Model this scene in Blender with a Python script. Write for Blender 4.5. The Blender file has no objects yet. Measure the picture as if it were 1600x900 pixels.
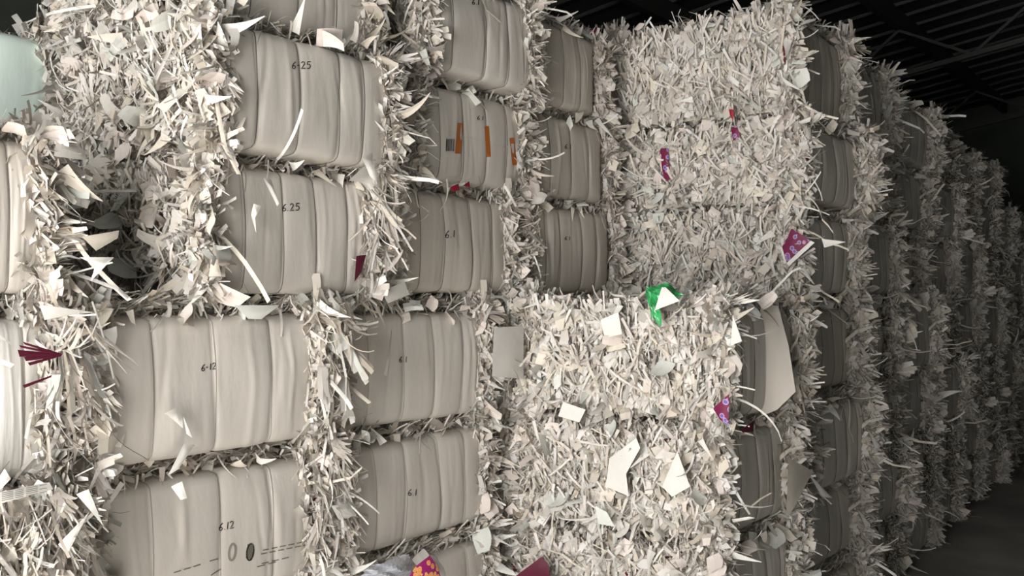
import bpy, math, random
import numpy as np
from mathutils import Vector
from mathutils.bvhtree import BVHTree

SC = bpy.context.scene
COL = SC.collection
PI = math.pi
D = 3.0            # distance from the camera path to the near bale wall (m)
HC = 2.07          # eye height
FPX = 1600.0       # focal length in pixels of the 1600 px wide frame
ALPHA = math.radians(35.2)

# ------------------------------------------------------------------ camera
cd = bpy.data.cameras.new('camera')
cd.sensor_width = 36.0
cd.lens = 36.0
cd.clip_start = 0.02
cd.clip_end = 200
cam = bpy.data.objects.new('camera', cd)
COL.objects.link(cam)
cam.location = (0, 0, HC)
vd = Vector((math.cos(ALPHA), math.sin(ALPHA), 10.0 / FPX))
cam.rotation_euler = vd.to_track_quat('-Z', 'Y').to_euler()
SC.camera = cam

# ------------------------------------------------------------------ world, light, exposure
w = bpy.data.worlds.new('world')
SC.world = w
w.use_nodes = True
w.node_tree.nodes['Background'].inputs[0].default_value = (0.75, 0.85, 1.0, 1)
w.node_tree.nodes['Background'].inputs[1].default_value = 0.02

def area(name, loc, rot, sx, sy, power, col):
    l = bpy.data.lights.new(name, 'AREA')
    l.shape = 'RECTANGLE'
    l.size, l.size_y, l.energy, l.color = sx, sy, power, col
    o = bpy.data.objects.new(name, l)
    o.location, o.rotation_euler = loc, rot
    COL.objects.link(o)
    return o
DOOR_X, DOOR_Y0, DOOR_Y1, DOOR_Z = -2.6, -0.25, 2.75, 4.4      # open goods door beside the camera
area('daylight_outside_door', (DOOR_X - 0.12, 1.25, 2.2), (0, -PI / 2, 0), 4.3, 2.9, 390, (1.0, 0.98, 0.95))
sl = bpy.data.lights.new('sun', 'SUN')
sl.energy, sl.angle, sl.color = 33.0, math.radians(1.5), (1.0, 0.97, 0.93)
so = bpy.data.objects.new('sun', sl)
so.rotation_euler = Vector((1.0, -0.06, -1.0)).to_track_quat('-Z', 'Y').to_euler()   # falls through the goods door onto the floor
COL.objects.link(so)
FILL_X0, FILL_X1, FILL_Z = -2.4, 0.6, 3.4                        # unseen opening added behind the camera for the fill lamp
area('added_fill_light', (-0.9, -5.6, 1.7), (PI / 2, 0, 0), 3.0, 3.3, 25, (1.0, 0.98, 0.95))  # frontal fill lamp, added to soften the light on the near wall
SC.view_settings.view_transform = 'Standard'
SC.view_settings.look = 'None'
SC.view_settings.gamma = 1
SC.view_settings.use_curve_mapping = False
SC.view_settings.exposure = 0.66
SC.cycles.use_denoising = True
SC.cycles.max_bounces = 8
SC.cycles.diffuse_bounces = 5

# ------------------------------------------------------------------ helpers
def wx(px, Y=D):
    """X on the plane y=Y that is seen at picture column px."""
    return Y / math.tan(ALPHA - math.atan((px - 800) / FPX))
def wp(px, py, Y=D):
    X = wx(px, Y)
    depth = X * math.cos(ALPHA) + Y * math.sin(ALPHA)
    return Vector((X, Y, HC + (460 - py) * depth / FPX))
def wpx(px, py, X):
    """point on the plane x=X."""
    Y = X * math.tan(ALPHA - math.atan((px - 800) / FPX))
    depth = X * math.cos(ALPHA) + Y * math.sin(ALPHA)
    return Vector((X, Y, HC + (460 - py) * depth / FPX))

def link(name, me, mat=None, parent=None):
    o = bpy.data.objects.new(name, me)
    COL.objects.link(o)
    if parent is not None:
        o.parent = parent
    if mat is not None and isinstance(me, bpy.types.Mesh) and not me.materials:
        me.materials.append(mat)
    return o
def mesh(name, v, f, smooth=False):
    me = bpy.data.meshes.new(name)
    me.from_pydata([tuple(p) for p in v], [], [tuple(q) for q in f])
    if smooth:
        me.polygons.foreach_set('use_smooth', [True] * len(me.polygons))
    me.update()
    return me
def quads_mesh(name, V, Q, colors=None, smooth=False):
    """fast mesh from numpy: V (n,3), Q (m,4), colours (n,3)."""
    me = bpy.data.meshes.new(name)
    me.vertices.add(len(V))
    me.vertices.foreach_set('co', V.astype(np.float32).ravel())
    me.loops.add(Q.size)
    me.loops.foreach_set('vertex_index', Q.astype(np.int32).ravel())
    me.polygons.add(len(Q))
    me.polygons.foreach_set('loop_start', np.arange(0, Q.size, 4, dtype=np.int32))
    if smooth:
        me.polygons.foreach_set('use_smooth', np.ones(len(Q), dtype=bool))
    me.update(calc_edges=True)
    if colors is not None:
        a = me.color_attributes.new('tint', 'FLOAT_COLOR', 'POINT')
        a.data.foreach_set('color', np.hstack([colors, np.ones((len(V), 1))]).astype(np.float32).ravel())
    return me
def boxes(name, bl):
    v, f = [], []
    for (x0, x1, y0, y1, z0, z1) in bl:
        b = len(v)
        v += [(x0, y0, z0), (x1, y0, z0), (x1, y1, z0), (x0, y1, z0), (x0, y0, z1), (x1, y0, z1), (x1, y1, z1), (x0, y1, z1)]
        f += [tuple(b + i for i in q) for q in ((0, 3, 2, 1), (4, 5, 6, 7), (0, 1, 5, 4), (1, 2, 6, 5), (2, 3, 7, 6), (3, 0, 4, 7))]
    return mesh(name, v, f)
def tag(o, label=None, cat=None, group=None, kind=None):
    if label: o['label'] = label
    if cat: o['category'] = cat
    if group: o['group'] = group
    if kind: o['kind'] = kind
    return o

# ------------------------------------------------------------------ materials
def mat(name, col, rough=0.8, metal=0.0, spec=0.3):
    m = bpy.data.materials.new(name)
    m.use_nodes = True
    p = m.node_tree.nodes['Principled BSDF']
    p.inputs['Base Color'].default_value = (*col, 1)
    p.inputs['Roughness'].default_value = rough
    p.inputs['Metallic'].default_value = metal
    p.inputs['Specular IOR Level'].default_value = spec
    return m, m.node_tree, p
def noise_mix(nt, p, c0, c1, scale, detail=4, stretch=(1, 1, 1), lo=0.35, hi=0.65, bump=0.0, bscale=None):
    N, Lk = nt.nodes, nt.links
    tc = N.new('ShaderNodeTexCoord'); mp = N.new('ShaderNodeMapping')
    mp.inputs['Scale'].default_value = stretch
    Lk.new(tc.outputs['Object'], mp.inputs['Vector'])
    oi = N.new('ShaderNodeObjectInfo')
    vm = N.new('ShaderNodeVectorMath'); vm.operation = 'ADD'
    sc = N.new('ShaderNodeMath'); sc.operation = 'MULTIPLY'; sc.inputs[1].default_value = 37.0
    Lk.new(oi.outputs['Random'], sc.inputs[0])
    Lk.new(mp.outputs[0], vm.inputs[0]); Lk.new(sc.outputs[0], vm.inputs[1])
    nz = N.new('ShaderNodeTexNoise'); nz.inputs['Scale'].default_value = scale; nz.inputs['Detail'].default_value = detail
    Lk.new(vm.outputs[0], nz.inputs['Vector'])
    r = N.new('ShaderNodeValToRGB')
    r.color_ramp.elements[0].position, r.color_ramp.elements[1].position = lo, hi
    r.color_ramp.elements[0].color, r.color_ramp.elements[1].color = (*c0, 1), (*c1, 1)
    Lk.new(nz.outputs['Fac'], r.inputs[0])
    Lk.new(r.outputs[0], p.inputs['Base Color'])
    if bump:
        b = N.new('ShaderNodeBump'); b.inputs['Strength'].default_value = bump; b.inputs['Distance'].default_value = 0.01
        n2 = N.new('ShaderNodeTexNoise'); n2.inputs['Scale'].default_value = bscale or scale * 3; n2.inputs['Detail'].default_value = 5
        Lk.new(vm.outputs[0], n2.inputs['Vector']); Lk.new(n2.outputs['Fac'], b.inputs['Height'])
        Lk.new(b.outputs[0], p.inputs['Normal'])
    return r

def wrap_mat(name, c0, c1):
    m, nt, p = mat(name, c1, 0.55, spec=0.25)
    noise_mix(nt, p, c0, c1, 3.0, 5, (1.5, 1.5, 0.5), 0.3, 0.7, 0.25, 14)
    return m
M = {}
M['wrap'] = wrap_mat('wrap_paper', (0.59, 0.55, 0.50), (0.665, 0.625, 0.575))
M['wrap_pale'] = wrap_mat('pale_wrap_paper', (0.62, 0.60, 0.56), (0.72, 0.70, 0.67))
M['wrap_tan'] = wrap_mat('tan_wrap_paper', (0.53, 0.485, 0.43), (0.60, 0.555, 0.495))
M['wrap_cool_lit'] = wrap_mat('cool_lit_wrap_paper', (0.68, 0.80, 0.74), (0.74, 0.85, 0.79))  # cool light falling on the rear bale is put into its paper colour
m, nt, p = mat('shredded_paper', (0.7, 0.66, 0.58), 0.75, spec=0.2)
at = nt.nodes.new('ShaderNodeVertexColor'); at.layer_name = 'tint'
nt.links.new(at.outputs['Color'], p.inputs['Base Color'])
def thin_paper(nt, p, col_out, share):
    """paper lets some light through: mix in a translucent lobe."""
    tr = nt.nodes.new('ShaderNodeBsdfTranslucent'); mx = nt.nodes.new('ShaderNodeMixShader'); mx.inputs[0].default_value = share
    nt.links.new(col_out, tr.inputs['Color'])
    nt.links.new(p.outputs[0], mx.inputs[1]); nt.links.new(tr.outputs[0], mx.inputs[2])
    nt.links.new(mx.outputs[0], nt.nodes['Material Output'].inputs['Surface'])
thin_paper(nt, p, at.outputs['Color'], 0.07)
M['shred'] = m
m, nt, p = mat('packed_paper', (0.45, 0.40, 0.33), 0.9, spec=0.1)
noise_mix(nt, p, (0.40, 0.36, 0.30), (0.64, 0.59, 0.51), 30, 6, (1, 1, 0.35), 0.35, 0.65, 0.8, 60)
M['packed'] = m
for k, c in (('scrap_white', (0.72, 0.70, 0.66)), ('scrap_cream', (0.71, 0.65, 0.56)), ('scrap_grey', (0.62, 0.59, 0.54)),
             ('scrap_pink', (0.74, 0.66, 0.61)), ('scrap_mint', (0.69, 0.70, 0.655))):
    m, nt, p = mat(k, c, 0.6, spec=0.25)
    noise_mix(nt, p, tuple(x * 0.93 for x in c), c, 12, 3, bump=0.1, bscale=25)
    M[k] = m
M['maroon'] = mat('maroon_print', (0.09, 0.010, 0.026), 0.5)[0]
M['red'] = mat('red_print', (0.30, 0.012, 0.03), 0.5)[0]
M['strap'] = mat('baling_wire', (0.15, 0.14, 0.125), 0.5, 0.2)[0]
M['crease_shade'] = mat('crease_shade_line', (0.36, 0.33, 0.295), 0.5, 0.1)[0]  # grey lines standing in for soft shaded creases on the lower rows
M['ink'] = mat('marker_ink', (0.02, 0.02, 0.022), 0.6)[0]
M['stain'] = mat('grey_stain', (0.15, 0.14, 0.11), 0.8)[0]
M['stain_pale'] = mat('pale_stain', (0.29, 0.27, 0.23), 0.8)[0]
M['orange'] = mat('orange_tape', (0.50, 0.15, 0.02), 0.5)[0]
M['tag_white'] = mat('white_sticker', (0.55, 0.53, 0.50), 0.6)[0]
m, nt, p = mat('green_foil', (0.02, 0.30, 0.07), 0.25, 0.0, 0.6)
noise_mix(nt, p, (0.01, 0.17, 0.04), (0.05, 0.42, 0.13), 25, 4, bump=0.6, bscale=30)
M['green'] = m
m, nt, p = mat('clear_plastic', (0.62, 0.64, 0.70), 0.18, 0.0, 0.7)
p.inputs['Transmission Weight'].default_value = 0.25
noise_mix(nt, p, (0.50, 0.52, 0.58), (0.72, 0.74, 0.80), 18, 4, bump=0.8, bscale=22)
M['plastic'] = m

def floral(name, base, rings, scale, blue=(0.10, 0.12, 0.38)):
    """flat print: flowers of concentric rings on a coloured ground."""
    m, nt, p = mat(name, base, 0.45)
    N, Lk = nt.nodes, nt.links
    tc = N.new('ShaderNodeTexCoord')
    v = N.new('ShaderNodeTexVoronoi'); v.inputs['Scale'].default_value = scale; v.inputs['Randomness'].default_value = 0.8
    Lk.new(tc.outputs['Object'], v.inputs['Vector'])
    r = N.new('ShaderNodeValToRGB'); r.color_ramp.interpolation = 'CONSTANT'
    els = r.color_ramp.elements
    els[0].position, els[0].color = 0.0, (*rings[0], 1)
    els[1].position, els[1].color = 0.15, (*rings[1], 1)
    for pos, c in ((0.27, blue), (0.36, rings[2]), (0.44, base)):
        e = els.new(pos); e.color = (*c, 1)
    Lk.new(v.outputs['Distance'], r.inputs[0])
    Lk.new(r.outputs[0], p.inputs['Base Color'])
    return m
M['floral'] = floral('purple_flower_print', (0.15, 0.010, 0.05), ((0.75, 0.28, 0.05), (0.40, 0.06, 0.20), (0.45, 0.25, 0.42)), 26)
M['floral_orange'] = floral('orange_flower_print', (0.33, 0.02, 0.15), ((0.80, 0.45, 0.08), (0.75, 0.25, 0.10), (0.80, 0.45, 0.15)), 38, (0.80, 0.35, 0.12))

m, nt, p = mat('concrete_floor', (0.05, 0.05, 0.05), 0.9)
noise_mix(nt, p, (0.22, 0.21, 0.195), (0.34, 0.325, 0.30), 1.5, 6, bump=0.2, bscale=12)
M['floor'] = m
m, nt, p = mat('dark_sheet_metal', (0.05, 0.055, 0.055), 0.7, spec=0.2)
noise_mix(nt, p, (0.035, 0.038, 0.04), (0.06, 0.063, 0.065), 0.8, 4)
M['roof'] = m
M['roof_rib'] = mat('roof_rib_metal', (0.07, 0.07, 0.068), 0.6)[0]
M['steel'] = mat('dark_steel', (0.05, 0.05, 0.05), 0.6)[0]
m, nt, p = mat('green_grey_wall', (0.05, 0.06, 0.05), 0.8)
noise_mix(nt, p, (0.07, 0.085, 0.07), (0.11, 0.125, 0.105), 1.2, 4)
M['wall'] = m

# ------------------------------------------------------------------ the building
XA, XB, YA, YB = DOOR_X, 24.0, -5.2, 9.0
RZ, RS, RY = 6.4, 0.168, 3.0                      # roof height at y=RY, rising towards the aisle
roofz = lambda y: RZ + RS * (RY - y)
def struct(name, me, m): return tag(link(name, me, m), kind='structure')
struct('floor', boxes('floor', [(XA - 0.3, XB + 0.3, YA - 0.3, YB + 0.3, -0.2, 0.0)]), M['floor'])
WT = 9.2
struct('wall_left', boxes('wall_left', [(XA - 0.2, XA, YA, DOOR_Y0, 0, WT), (XA - 0.2, XA, DOOR_Y1, YB, 0, WT),
                                        (XA - 0.2, XA, DOOR_Y0, DOOR_Y1, DOOR_Z, WT)]), M['wall'])
struct('wall_right', boxes('wall_right', [(XB, XB + 0.2, YA, YB, 0, WT)]), M['wall'])
wb = struct('wall_back', boxes('wall_back', [(XA, XB, YB, YB + 0.2, 0, WT)]), M['wall'])
struct('wall_front', boxes('wall_front', [(XA, FILL_X0, YA - 0.2, YA, 0, WT), (FILL_X1, XB, YA - 0.2, YA, 0, WT), (FILL_X0, FILL_X1, YA - 0.2, YA, FILL_Z, WT)]), M['wall'])
pm = boxes('post', [(-0.09, 0.09, -0.16, 0.0, 0, roofz(YB) + 0.02)])
for i in range(10):
    o = link('wall_post', pm, M['steel'], wb); o.location = (-3 + i * 3, YB, 0)
rl = boxes('wall_rail', [(XA, XB, -0.06, 0.0, 0, 0.14)])
for z in (1.2, 2.5, 3.8, 4.9):
    o = link('wall_rail', rl, M['steel'], wb); o.location = (0, YB, z)
y0, y1 = YA, YB
roof = struct('ceiling', mesh('ceiling', [(XA, y0, roofz(y0)), (XB, y0, roofz(y0)), (XB, y1, roofz(y1)), (XA, y1, roofz(y1)),
      (XA, y0, roofz(y0) + 0.1), (XB, y0, roofz(y0) + 0.1), (XB, y1, roofz(y1) + 0.1), (XA, y1, roofz(y1) + 0.1)],
      [(0, 1, 2, 3), (7, 6, 5, 4), (0, 4, 5, 1), (1, 5, 6, 2), (2, 6, 7, 3), (3, 7, 4, 0)]), M['roof'])
def slope_bar(name, hw, hh):
    v = []
    for yy in (y0 + 0.02, y1 - 0.02):
        z = roofz(yy)
        v += [(-hw, yy, z - hh), (hw, yy, z - hh), (hw, yy, z + 0.01), (-hw, yy, z + 0.01)]
    return mesh(name, v, [(0, 1, 5, 4), (1, 2, 6, 5), (2, 3, 7, 6), (3, 0, 4, 7), (0, 3, 2, 1), (4, 5, 6, 7)])
rm = slope_bar('roof_rib', 0.022, 0.045)
x = XA + 0.4
while x < XB - 0.2:
    o = link('roof_rib', rm, M['roof_rib'], roof); o.location.x = x
    x += 0.62
pur = boxes('purlin', [(XA + 0.05, XB - 0.05, -0.05, 0.05, -0.26, 0.0)])
for yy in (-4, -2, 0.0, 2.0, 4.0, 6.0, 8.0):
    o = link('purlin', pur, M['steel'], roof); o.location = (0, yy, roofz(yy) - 0.03)
# roof trusses across the hall: chords and webs
def bar_verts(a, b, t):
    a, b = Vector(a), Vector(b)
    d = (b - a).normalized(); s = d.cross(Vector((1, 0, 0))).normalized() * t; q = Vector((t, 0, 0))
    v = [c + s * i + q * j for c in (a, b) for i, j in ((-1, -1), (1, -1), (1, 1), (-1, 1))]
    return v, [(0, 1, 5, 4), (1, 2, 6, 5), (2, 3, 7, 6), (3, 0, 4, 7), (0, 3, 2, 1), (4, 5, 6, 7)]
def bars(name, L, t):
    V, F = [], []
    for a, b in L:
        v, f = bar_verts(a, b, t); n = len(V); V += v; F += [tuple(n + i for i in q) for q in f]
    return mesh(name, V, F)
low = lambda y: roofz(y) - 0.95
chord_lo = bars('truss_chord', [((0, YA + 0.1, low(YA)), (0, YB - 0.1, low(YB)))], 0.035)
web = [bars('truss_web', [((0, yy, low(yy)), (0, yy + 1.0, roofz(yy + 1.0) - 0.3))], 0.02) for yy in range(-5, 8, 2)] + \
      [bars('truss_web', [((0, yy + 2.0, low(yy + 2)), (0, yy + 1.0, roofz(yy + 1.0) - 0.3))], 0.02) for yy in range(-5, 6, 2)]
for i, x in enumerate((15.5, 21.0)):
    c = link('truss_chord', chord_lo, M['roof_rib'], roof); c.location.x = x
    for wmesh in web:
        o = link('truss_web', wmesh, M['roof_rib'], roof); o.location.x = x

# ------------------------------------------------------------------ paper pieces (numpy)
PAL = np.array([(0.79, 0.74, 0.68), (0.75, 0.68, 0.585), (0.80, 0.775, 0.74), (0.70, 0.61, 0.50), (0.74, 0.645, 0.60),
                (0.58, 0.54, 0.48), (0.66, 0.60, 0.53), (0.72, 0.74, 0.68), (0.11, 0.014, 0.032)])
PAL[:8] = (PAL[:8] * 0.85 + PAL[:8].mean(axis=1, keepdims=True) * 0.15) * 0.91
PW = np.array([0.26, 0.18, 0.20, 0.08, 0.07, 0.08, 0.09, 0.018, 0.0006]); PW = PW / PW.sum()
PINK = np.array([0.14, 0.16, 0.08, 0.12, 0.24, 0.10, 0.14, 0.0, 0.002]); PINK = PINK / PINK.sum()

def nrm(a): return a / np.maximum(np.linalg.norm(a, axis=1, keepdims=True), 1e-9)
def pieces(rs, c, d, n, ln, w0, w1, curl, crumple, seg, droop=0.0, pal=PW, anchor=0.5):
    """N curved paper pieces. c: centre or root, d: length dir, n: normal, w0/w1: end widths."""
    N = len(c)
    d = nrm(d); n = nrm(n - d * (n * d).sum(1, keepdims=True)); b = np.cross(n, d)
    step = (ln / seg)[:, None]
    pts = [np.zeros((N, 3))]
    ang = np.zeros(N)
    dirs = []
    for k in range(seg):
        ang = ang + curl / seg + rs.normal(0, 1, N) * crumple
        dd = d * np.cos(ang)[:, None] + n * np.sin(ang)[:, None]
        dd[:, 2] -= droop * (k + 1) / seg
        dd = nrm(dd); dirs.append(dd)
        pts.append(pts[-1] + dd * step)
    P = np.stack(pts, 1)
    P = P - (P[:, -1:, :] * anchor) + c[:, None, :]
    t = np.linspace(0, 1, seg + 1)[None, :, None]
    wd = (w0[:, None, None] * (1 - t) + w1[:, None, None] * t) * 0.5
    tw = rs.normal(0, 0.35, N)[:, None, None] * (t - 0.5)
    B = b[:, None, :] * np.cos(tw) + n[:, None, :] * np.sin(tw)
    V = np.stack([P - B * wd, P + B * wd], 2).reshape(N, -1, 3)
    nv = 2 * (seg + 1)
    base = (np.arange(N) * nv)[:, None, None]
    q = np.array([[2 * k, 2 * k + 2, 2 * k + 3, 2 * k + 1] for k in range(seg)])[None]
    Q = (base + q).reshape(-1, 4)
    colr = PAL[rs.choice(len(PAL), N, p=pal)] * rs.uniform(0.86, 1.06, (N, 1))
    C = np.repeat(colr, nv, axis=0)
    return V.reshape(-1, 3), Q, C
class Heap:
    def __init__(s): s.V, s.Q, s.C, s.n = [], [], [], 0
    def add(s, vqc):
        V, Q, C = vqc
        s.V.append(V); s.Q.append(Q + s.n); s.C.append(C); s.n += len(V)
    def build(s, name):
        me = quads_mesh(name, np.vstack(s.V), np.vstack(s.Q), np.clip(np.vstack(s.C), 0, 1))
        me.materials.append(M['shred'])
        return me
def lump(y, z, s):
    return (np.sin(y * 9 + s) * np.cos(z * 13 + 2 * s) + 0.6 * np.sin(y * 21 + 3 * s + z * 17) + 0.4 * np.sin(z * 37 + s * 5 + y * 31)) * 0.012

W0, H0 = 1.05, 0.52
def fans(rs, h, c, d, n, m, ln, wd, spread, pal, taper=(0.0, 1.0), curl=0.5, droop=0.1, anchor=0.1, lift=0.004, crumple=0.08):
    """clusters of m like offcuts lying one on the other and fanned out, as a punch leaves them."""
    K = len(c)
    d = nrm(d); n = nrm(n - d * (n * d).sum(1, keepdims=True)); b = np.cross(n, d)
    k = np.repeat(np.arange(K), m)
    i = np.tile(np.arange(m), K) - (m - 1) / 2
    a = (i * spread + rs.normal(0, 0.10, K * m))[:, None]
    dd = d[k] * np.cos(a) + b[k] * np.sin(a)
    nn = n[k] + rs.normal(0, 0.14, (K * m, 3))
    cc = c[k] + n[k] * (i * lift)[:, None] + rs.normal(0, 0.006, (K * m, 3))
    tp = rs.uniform(taper[0], taper[1], K)[k]
    cu = rs.normal(0, curl, K)[k] + rs.normal(0, 0.15, K * m)
    w = wd[k] * rs.uniform(0.8, 1.15, K * m)
    h.add(pieces(rs, cc, dd, nn, ln[k] * rs.uniform(0.8, 1.15, K * m), w, w * tp, cu, crumple, 4, droop, pal=pal, anchor=anchor))

def end_mesh(seed, full=2500, strips=520, edge=230, front=110, pal=PW):
    """shredded end of a bale, outward = -x, y in +-W0/2, z in 0..H0."""
    rs = np.random.RandomState(seed); h = Heap()
    def U(a, b, n): return rs.uniform(a, b, n)
    def dome(y, z):      # the end swells in the middle and falls back at seams and corners
        return 0.06 * np.abs(2 * y / W0) ** 8 + 0.10 * np.abs(2 * z / H0 - 1) ** 7 + lump(y, z, seed)
    # crushed face: folded flakes, mostly upright
    n = full
    y, z = U(-0.5, 0.5, n) * W0, U(0.04, 0.96, n) * H0
    c = np.stack([-0.06 + U(0, 0.045, n) + dome(y, z), y, z], 1)
    flow = 0.5 * np.sin(y * 7 + seed * 1.3) * np.sin(z * 9 + seed)
    a = flow + rs.normal(0, 0.28, n)
    d = np.stack([rs.normal(0, 0.22, n), np.sin(a), np.cos(a)], 1)
    nn = np.stack([-0.8 * np.ones(n), rs.normal(0, 1.25, n), rs.normal(0, 0.45, n)], 1)
    wd = rs.gamma(2.4, 0.0062, n) + 0.004
    ln = rs.gamma(4, 0.027, n) + 0.025
    room = np.minimum(z, H0 - z) / H0
    ln = np.minimum(ln, 0.05 + room * 0.9 * H0)     # nothing long bridges the seam to the next bale
    h.add(pieces(rs, c, d, nn, ln, wd, wd * U(0.1, 1, n), rs.normal(0, 0.9, n), 0.3, 5, pal=pal))
    # fans of offcuts pressed into the face
    K = 130
    y, z = U(-0.5, 0.5, K) * W0, U(0.1, 0.9, K) * H0
    c = np.stack([-0.062 - U(0, 0.015, K) + dome(y, z), y, z], 1)
    a = rs.normal(0, 0.9, K) + PI * (rs.rand(K) < 0.5)
    d = np.stack([rs.normal(-0.1, 0.25, K), np.sin(a), np.cos(a)], 1)
    nn = np.stack([-np.ones(K), rs.normal(0, 0.55, K), rs.normal(0, 0.5, K)], 1)
    fans(rs, h, c, d, nn, 5, U(0.07, 0.2, K), U(0.012, 0.055, K), 0.08, pal, anchor=0.5, droop=0.0, curl=0.7, crumple=0.2)
    # strips draped over the face
    n = strips
    y, z = U(-0.5, 0.5, n) * W0, U(0.16, 0.86, n) * H0
    c = np.stack([-0.07 - U(0, 0.02, n) + dome(y, z), y, z], 1)
    a = rs.normal(0, 0.55, n)
    d = np.stack([rs.normal(0, 0.15, n), np.sin(a), -np.cos(a)], 1)
    nn = np.stack([-np.ones(n), rs.normal(0, 0.5, n), rs.normal(0, 0.3, n)], 1)
    wd = U(0.004, 0.015, n)
    h.add(pieces(rs, c, d, nn, U(0.10, 0.27, n), wd, wd * U(0.4, 1.1, n), rs.normal(0, 1.1, n), 0.14, 6, 0.1, pal=pal))
    for sy in (-1, 1):
        # stuffing of the upright edge
        n = 420
        z = U(-0.03, 1.03, n) * H0
        y = sy * (W0 / 2 - 0.035 - np.abs(rs.normal(0, 0.03, n)))
        c = np.stack([U(-0.06, 0.035, n), y, z], 1)
        a = rs.normal(0, 0.5, n)
        d = np.stack([np.sin(a), rs.normal(0, 0.25, n), -np.cos(a)], 1)
        nn = np.stack([rs.normal(-0.3, 0.7, n), sy * np.ones(n), rs.normal(0, 0.5, n)], 1)
        wd = rs.gamma(2.6, 0.0075, n) + 0.004
        h.add(pieces(rs, c, d, nn, U(0.07, 0.2, n), wd, wd * U(0.1, 1, n), rs.normal(0, 1.0, n), 0.2, 5, 0.05, pal=pal))
        # single pieces sticking out
        n = edge
        z = U(-0.03, 1.03, n) * H0
        c = np.stack([U(-0.06, 0.03, n), sy * (W0 / 2 - np.abs(rs.normal(0, 0.04, n))), z], 1)
        d = np.stack([rs.normal(-0.3, 0.5, n), sy * U(0.1, 0.8, n), rs.normal(-0.5, 0.7, n)], 1)
        nn = rs.normal(0, 1, (n, 3)); nn[:, 1] += sy * 0.8; nn[:, 2] += 0.3
        big = rs.rand(n) < 0.5
        wd = np.where(big, U(0.016, 0.045, n), U(0.004, 0.010, n))
        h.add(pieces(rs, c, d, nn, np.where(big, U(0.05, 0.13, n), U(0.06, 0.17, n)), wd, wd * U(0.0, 1.0, n),
                     rs.normal(0, 1.0, n), 0.12, 5, 0.2, pal=pal, anchor=0.15))
        # fans along the edge
        K = 42
        z = U(0, 1.0, K) * H0
        c = np.stack([U(-0.06, 0.025, K), sy * (W0 / 2 - U(0.0, 0.05, K)), z], 1)
        d = np.stack([rs.normal(-0.4, 0.6, K), sy * U(0.1, 0.9, K), rs.normal(-0.3, 0.7, K)], 1)
        nn = rs.normal(0, 0.7, (K, 3)); nn[:, 2] += 0.6; nn[:, 1] += sy * 0.5
        fans(rs, h, c, d, nn, 5, U(0.06, 0.14, K), U(0.012, 0.048, K), 0.13, pal, droop=0.12)
        # pieces hanging over the ends of the long side
        n = front
        z = U(0, 1.05, n) * H0
        c = np.stack([rs.normal(-0.01, 0.025, n), sy * (W0 / 2 + U(-0.04, 0.02, n)), z], 1)
        a = rs.normal(0, 0.4, n)
        d = np.stack([np.sin(a), rs.normal(0, 0.2, n), -np.cos(a)], 1)
        nn = np.stack([rs.normal(-0.2, 0.5, n), sy * np.ones(n), rs.normal(0.2, 0.4, n)], 1)
        big = rs.rand(n) < 0.4
        wd = np.where(big, U(0.016, 0.045, n), U(0.004, 0.012, n))
        h.add(pieces(rs, c, d, nn, U(0.05, 0.17, n), wd, wd * U(0.1, 1.0, n), rs.normal(0.2, 0.9, n), 0.12, 5, 0.1, pal=pal))
    # top and bottom rims
    for zz, sz in ((H0, 1), (0.0, -1)):
        n = 70
        y = U(-0.5, 0.5, n) * W0
        c = np.stack([U(-0.05, 0.08, n), y, zz + rs.normal(0, 0.015, n)], 1)
        d = np.stack([rs.normal(-0.4, 0.6, n), rs.normal(0, 0.8, n), rs.normal(0.05 * sz, 0.25, n)], 1)
        nn = np.stack([rs.normal(0, 0.5, n), rs.normal(0, 0.5, n), np.ones(n)], 1)
        wd = U(0.004, 0.026, n)
        h.add(pieces(rs, c, d, nn, U(0.05, 0.15, n), wd, wd * U(0.1, 1, n), rs.normal(0, 0.8, n), 0.15, 4, 0.12, pal=pal, anchor=0.4))
    return h.build('shredded_end')

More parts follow.
